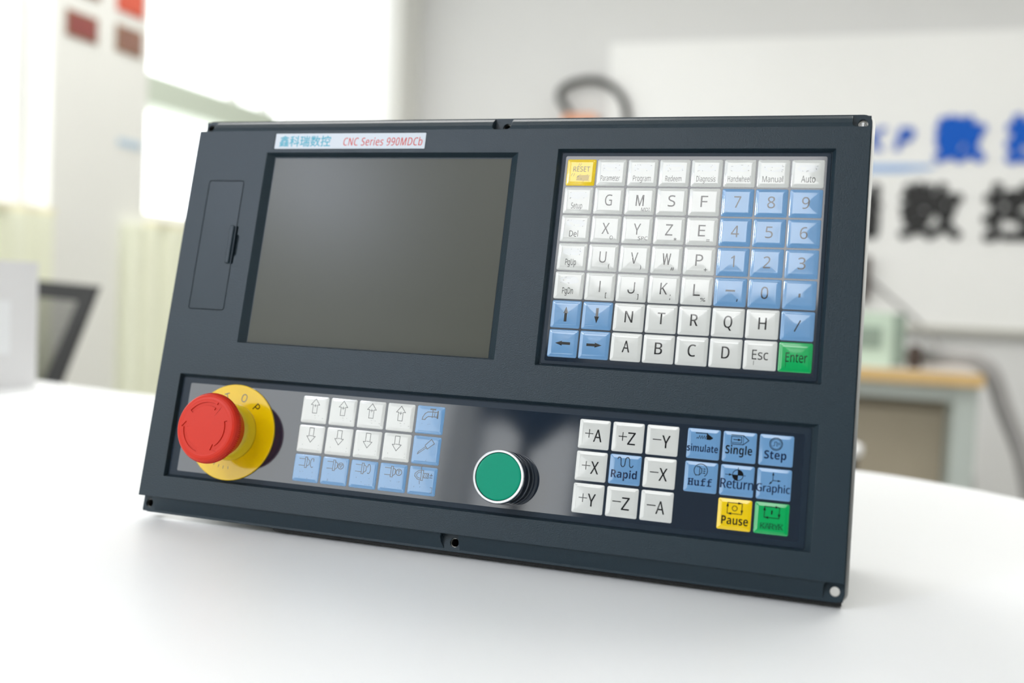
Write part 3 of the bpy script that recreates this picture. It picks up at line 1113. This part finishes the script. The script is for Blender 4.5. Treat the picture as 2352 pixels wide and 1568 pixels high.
def pause(b):
    cycle(b, 'o')
    text(b, 'Pause', .4, -5.2, 13.6, 4.3, 0, style='bold')


def start(b):
    cycle(b, 'i')
    for s in range(5):
        text(b, 'KARY'[s % 4], -4.2 + s * 2.3, -5.4, 2.5, 2.9, 0, mi=1)
    for k in range(4):
        b.stroke([(-5.2, -5.2 + k * .85), (5.6, -4.9 + k * .85)], .22, 0, 1)


AX = [[('+A', W), ('+Z', W), ('-Y', W)], [('+X', W), ('Rapid', BL), ('-X', W)], [('+Y', W), ('-Z', W), ('-A', W)]]
RY = 17.55
for r, row in enumerate(AX):
    for c, (nm, colr) in enumerate(row):
        x, y = 277.15 + 18.78 * c + LW / 2, -168.1 - RY * r - LH / 2
        add_key(x, y, LW, 16.1, colr, rapid if nm == 'Rapid' else axis(nm), ('ink', 'ink_navy'), '%s key marked %s' % (colr, nm), .6)
MODE = [[('simulate', BL, simulate), ('Single', BL, single), ('Step', BL, step)], [('Huff', BL, huff), ('Return', BL, ret), ('Graphic', BL, graphic)],
        [None, ('Pause', 'yellow', pause), ('cycle start arrows', 'green', start)]]
for r, row in enumerate(MODE):
    for c, k in enumerate(row):
        if not k:
            continue
        nm, colr, leg = k
        x, y = 336.65 + 18.77 * c + LW / 2, -168.0 - RY * r - LH / 2
        add_key(x, y, LW, 16.1, colr, leg, ('ink', 'ink_green' if colr == 'green' else 'ink_navy'), '%s key marked %s' % (colr, nm), .6)

# ---------------------------------------------------------------- emergency stop
EC = (58.3, -194.7)
disc = PB().lathe([(29.6, ZM), (29.6, -1.9), (29.3, -1.6), (15, -1.55)], 96, EC).put('stop_disc', 'yellow')
tag(disc, 'round yellow disc behind the red stop button')
lt = PB()
for ch, a, w in (('S', 138, 3.3), ('T', 107, 3.6), ('O', 75.5, 3.9), ('P', 47, 3.2)):
    aa = math.radians(a)
    text(lt, ch, EC[0] + 22.2 * math.cos(aa), EC[1] + 22.2 * math.sin(aa), w, 5.0, .0, -1.5, 0, rot=aa - math.pi / 2)
for k in range(5):
    aa = math.radians(238 + k * 9)
    lt.stroke([(EC[0] + 21 * math.cos(aa), EC[1] + 21 * math.sin(aa)), (EC[0] + 22.6 * math.cos(aa), EC[1] + 22.6 * math.sin(aa))], .3, -1.5)
lt.build('lettering', 'ink', disc)
col_ = PB().lathe([(17.5, -1.56), (17.2, -.2), (16.8, 1.2), (16.3, 4), (15.4, 8.5)], 72, EC).put('stop_collar', 'collar', smooth=True)
tag(col_, 'glossy yellow collar under the red stop button')
head = PB()
hp = [(10, 8.6), (15.4, 8.6), (15.9, 9.2), (17.8, 14.5), (19.5, 19.2), (20.2, 20.3), (20.75, 20.6), (20.75, 22.6), (20.6, 23.4), (20.1, 24.5), (19.2, 25.4), (18.0, 25.9), (16.8, 26.05), (16.2, 26.0), (8, 26.1), (.5, 26.15)]
head.lathe(hp, 220, EC, rim=(20.6, 23.0, .28))
ho = head.put('stop_button', 'red', at=None, parent=None)
cs = []
for a0 in (142, 20, 256):
    c = PB()
    a1 = a0 - 74
    outer = arc(EC[0], EC[1], 15.0, a0, a1, 24)
    inner = arc(EC[0], EC[1], 12.9, a1, a0, 24)
    tip = (EC[0] + 14.0 * math.cos(math.radians(a1 - 14)), EC[1] + 14.0 * math.sin(math.radians(a1 - 14)))
    h1 = (EC[0] + 16.6 * math.cos(math.radians(a1)), EC[1] + 16.6 * math.sin(math.radians(a1)))
    h2 = (EC[0] + 11.3 * math.cos(math.radians(a1)), EC[1] + 11.3 * math.sin(math.radians(a1)))
    poly = outer + [h1, tip, h2] + inner
    poly = poly[::-1]
    c.prism(poly, 25.45, 28)
    cs.append(cutter(c))
boolean(ho, cs)
ho.parent = panel
ho.location = OFF
tag(ho, 'red mushroom stop button with three turning arrows')
mx_ = ho.data
for p in mx_.polygons:
    p.use_smooth = False

# ---------------------------------------------------------------- green start button
GC = (238.4, -204.9)
ring = PB()
ring.lathe([(14.85, ZM), (14.85, 3.4), (14.6, 3.6), (14.6, 4.0), (14.85, 4.2), (14.85, 12.2), (14.5, 12.9)], 96, GC, cap1=False)
ro = tag(ring.put('button_ring', 'chrome'), 'chrome ring around the green button')
for p in ro.data.polygons:
    p.use_smooth = len(p.vertices) == 4
fc = PB()
fc.lathe([(14.5, 12.9), (14.2, 13.1), (13.3, 13.05), (13.2, 11.0)], 96, GC, cap0=False, cap1=False)
fc.build('ring_face', 'satin', ro)
gp = PB().lathe([(12.0, 8), (12.95, 8.2), (12.95, 12.4), (12.7, 12.75), (12.0, 12.85)], 96, GC)
tag(gp.put('start_button', 'green'), 'round green push button cap')

# ================================================================== TABLE AND ROOM ITEMS
# white box at the left on the table
wb = empty('equipment_box', (-.737, .414, .748), 'white box standing on the table at the left edge of the picture', 'box')
MB().loops([rrect(-.15, -.115, .15, .115, .006, z) for z in (0, .162)]).build('box_body', 'box', wb)
MB().box((.1502, -.10, .045), (.1512, .065, .112)).build('box_label', 'box_panel', wb)

# office chair behind the table
ch = empty('office_chair', (-1.247, 1.2, 0), 'black mesh office chair behind the table, left of the control panel', 'chair')


def CH(x, y, z):
    k = .887
    return (CAM_POS[0] + (x - CAM_POS[0]) * k + 1.247, CAM_POS[1] + (y - CAM_POS[1]) * k - 1.2, CAM_POS[2] + (z - CAM_POS[2]) * k)


def bar(mb, a, b, r, n=8):
    mb.tube([a, b], r, n)


tl, tr, br, blc = CH(-1.68, 1.40, .885), CH(-1.245, 1.40, .868), CH(-1.345, 1.37, .585), CH(-1.58, 1.37, .585)
fr = MB()


def band(a, b, c, d, th=.012):
    # thick quad: front a b c d
    v = [a, b, c, d] + [(p[0], p[1] + th, p[2]) for p in (a, b, c, d)]
    fr.add(v, [(0, 1, 2, 3), (7, 6, 5, 4), (0, 4, 5, 1), (1, 5, 6, 2), (2, 6, 7, 3), (3, 7, 4, 0)])


def lerp(a, b, t):
    return tuple(p + (q - p) * t for p, q in zip(a, b))


itl, itr, ibr, ibl = CH(-1.645, 1.397, .842), CH(-1.298, 1.397, .83), CH(-1.382, 1.37, .61), CH(-1.548, 1.37, .61)
band(tl, itl, itr, tr)
band(tr, itr, ibr, br)
band(br, ibr, ibl, blc)
band(blc, ibl, itl, tl)
fr.build('backrest_frame', 'chair_frame', ch)
ms = MB()
for k in range(1, 60):
    t = k / 60
    ms.tube([tuple(Vector(lerp(itl, itr, t)) + Vector((0, .006, 0))), tuple(Vector(lerp(ibl, ibr, t)) + Vector((0, .006, 0)))], .0009, 4)
for k in range(1, 40):
    t = k / 40
    ms.tube([tuple(Vector(lerp(itl, ibl, t)) + Vector((0, .008, 0))), tuple(Vector(lerp(itr, ibr, t)) + Vector((0, .008, 0)))], .0008, 4)
ms.build('backrest_mesh', 'chair_mesh', ch)
MB().tube([(0, -.04, .59), (0, .0, .50), (0, -.10, .43)], .022).build('backrest_support', 'chair_frame', ch)
st = MB()
st.loops([rrect(-.24, -.48, .24, -.02, .07, z) for z in (.43, .44)] + [rrect(-.25, -.49, .25, -.01, .08, z) for z in (.455, .475)] + [rrect(-.23, -.47, .23, -.03, .07, .49)])
st.build('seat', 'chair_frame', ch, smooth=False)
MB().lathe([(.03, .1), (.03, .43)], 20, (0, -.25)).build('gas_lift', 'chair_frame', ch)
for k in range(5):
    a = math.radians(72 * k + 18)
    lg = MB()
    lg.tube([(0, -.25, .11), (.15 * math.cos(a), -.25 + .15 * math.sin(a), .1), (.28 * math.cos(a), -.25 + .28 * math.sin(a), .075)], [.026, .022, .016])
    lo = lg.build('leg', 'chair_frame', ch)
    cb = MB()
    cb.tube([(.28 * math.cos(a) - .012, -.25 + .28 * math.sin(a), .03), (.28 * math.cos(a) + .012, -.25 + .28 * math.sin(a), .03)], .03, 16)
    cb.build('caster', 'chair_frame', lo)

# hand-held pendant with cable loop, hung on the sign board
pd = empty('pendant_controller', (-.86, YB - .03, 1.62), 'peach hand pendant with black looped cable on the back wall above the control panel', 'pendant')


def PDL(x, z, y=YB - .05):
    return (x + .86, y - (YB - .03), z - 1.62)


hb = MB()
hb.loops([rrect(-.085, -.16, .085, .147, .02, z) for z in (.0, .05)]).build('pendant_body', 'peach', pd).rotation_euler = (math.pi / 2, 0, 0)
lp = smooth_path([PDL(-.905, 1.74), PDL(-.925, 1.785), PDL(-.962, 1.835), PDL(-.972, 1.868), PDL(-.958, 1.897), PDL(-.915, 1.921), PDL(-.85, 1.935), PDL(-.78, 1.931), PDL(-.71, 1.899), PDL(-.66, 1.845), PDL(-.636, 1.78), PDL(-.63, 1.65), PDL(-.65, 1.3), PDL(-.72, 1.0), PDL(-.8, .76)], 8)
MB().tube(lp, .017, 12).build('cable', 'cable', pd, smooth=True)

# workbench
wbn = empty('workbench', (.08, 2.65, 0), 'pale workbench with honey wood edge and pale green legs behind the control panel', 'workbench')


def WB(x, y, z):
    return (x - .08, y - 2.65, z)


MB().box(WB(-.62, 2.415, .712), WB(.772, 2.92, .734)).build('bench_top', 'bench_top', wbn)
MB().box(WB(-.62, 2.40, .700), WB(.775, 2.415, .734)).build('wood_edge', 'wood', wbn)
MB().box(WB(-.60, 2.43, .655), WB(.76, 2.46, .700)).build('apron', 'bench_leg', wbn)
for lx in (-.60, .705):
    for ly in (2.42, 2.84):
        MB().box(WB(lx, ly, 0), WB(lx + .06, ly + .05, .7)).build('leg', 'bench_leg', wbn)
cb = empty('base_cabinet', (.24, 2.70, 0), 'taupe cabinet standing under the workbench', 'cabinet')
MB().box((-.46, -.18, .04), (.455, .18, .64)).build('cabinet_body', 'carton', cb)
MB().box((-.455, -.195, .06), (-.004, -.18, .62)).build('door', 'carton', cb)
MB().box((.004, -.195, .06), (.45, -.195 + .015, .62)).build('door', 'carton', cb)
MB().box((-.44, -.16, 0), (.44, .16, .04)).build('plinth', 'brown', cb)

dv = empty('bench_instrument', (.46, 2.56, .7345), 'mint green instrument box on the workbench beside the control panel', 'instrument')
MB().box((-.16, -.05, 0), (.085, .12, .152)).build('instrument_case', 'device', dv)
MB().box((.0855, -.045, .004), (.118, .118, .15)).build('side_panel', 'device_dark', dv)
MB().box((-.05, -.054, .05), (.055, -.0502, .11)).build('front_panel', 'device_dark', dv)
tag(MB().lathe([(.018, .7345), (.02, .78), (.012, .80)], 16, (.605, 2.5)).build('bottle', 'brown'), 'small dark brown bottle on the workbench beside the green instrument', 'bottle')
hs = smooth_path([(.60, 2.74, .762), (.66, 2.6, .768), (.72, 2.51, .773), (.77, 2.50, .765), (.808, 2.5, .725), (.84, 2.5, .64), (.875, 2.5, .56), (.90, 2.5, .49), (.93, 2.5, .35), (.95, 2.5, .18), (.97, 2.48, .03)], 8)
tag(MB().tube(hs, .024, 14).build('hose', 'hose', smooth=True), 'grey hose hanging over the right end of the workbench', 'hose')
wc = smooth_path([(.47, YB - .05, 1.05), (.56, YB - .03, .98), (.68, YB - .03, .88), (.76, YB - .06, .80), (.84, 4.0, .66), (.9, 3.8, .4), (.95, 3.7, .02)], 8)
tag(MB().tube(wc, .007, 8).build('wall_cable', 'hose', smooth=True), 'thin pale grey cable running down in front of the sign board', 'cable')

so = empty('stool', (.33, 1.5, 0), 'white topped stool with brown underside between table and workbench', 'stool')
MB().lathe([(.125, .618), (.13, .621), (.13, .634), (.12, .638)], 40).build('seat', 'white_plastic', so, smooth=False)
MB().lathe([(.10, .565), (.122, .575), (.122, .6178)], 40).build('seat_base', 'brown', so)
for k in range(4):
    a = math.radians(45 + 90 * k)
    MB().tube([(.08 * math.cos(a), .08 * math.sin(a), .565), (.17 * math.cos(a), .17 * math.sin(a), .0)], .012, 8).build('leg', 'brown', so)

# potted plant on the sill
pt = empty('potted_plant', (XL + .025, 2.43, 1.0745), 'small dark green potted plant on the window sill left of the control panel', 'plant')
MB().lathe([(.018, 0), (.026, .035), (.028, .04)], 20).build('pot', 'pot', pt)
lf = MB()
rr = random.Random(4)
for k in range(60):
    a, b, l = rr.uniform(0, 6.28), rr.uniform(.1, 1.3), rr.uniform(.05, .11)
    d = Vector((math.cos(a) * math.cos(b) * .35, math.sin(a) * math.cos(b), math.sin(b) * .55)) * l
    s = Vector((-math.sin(a), math.cos(a), .2)) * .006
    o0 = Vector((0, 0, .035))
    q = o0 + d * .6 + Vector((0, 0, .006))
    lf.add([tuple(o0), tuple(q + s), tuple(o0 + d), tuple(q - s)], [(0, 1, 2, 3)])
lf.build('foliage', 'leaf', pt)

# black shape added behind the camera to make a dark reflection in the glossy film
ls = empty('reflection_blocker', (-.12, -1.15, 0), 'unseen black shape on a stand, added for its dark reflection in the panel', 'lamp')
MB().tube([(0, 0, .02), (0, 0, 1.18)], .012, 10).build('stand', 'dark', ls)
MB().lathe([(.18, 0), (.18, .02)], 24).build('base', 'dark', ls)
lh = MB().loops([[(x, -y, z) for (x, z) in [(c * k, d * k) for c, d in ((.10, .0), (.075, .065), (.03, .075), (0, .055), (-.04, .08), (-.09, .06), (-.10, .0), (-.05, -.07), (.01, -.13), (.06, -.08))]] for y, k in ((-.06, .8), (0, 1.0), (.06, .8))])
lh.build('blocker_head', 'dark', ls, (0, 0, 1.27))
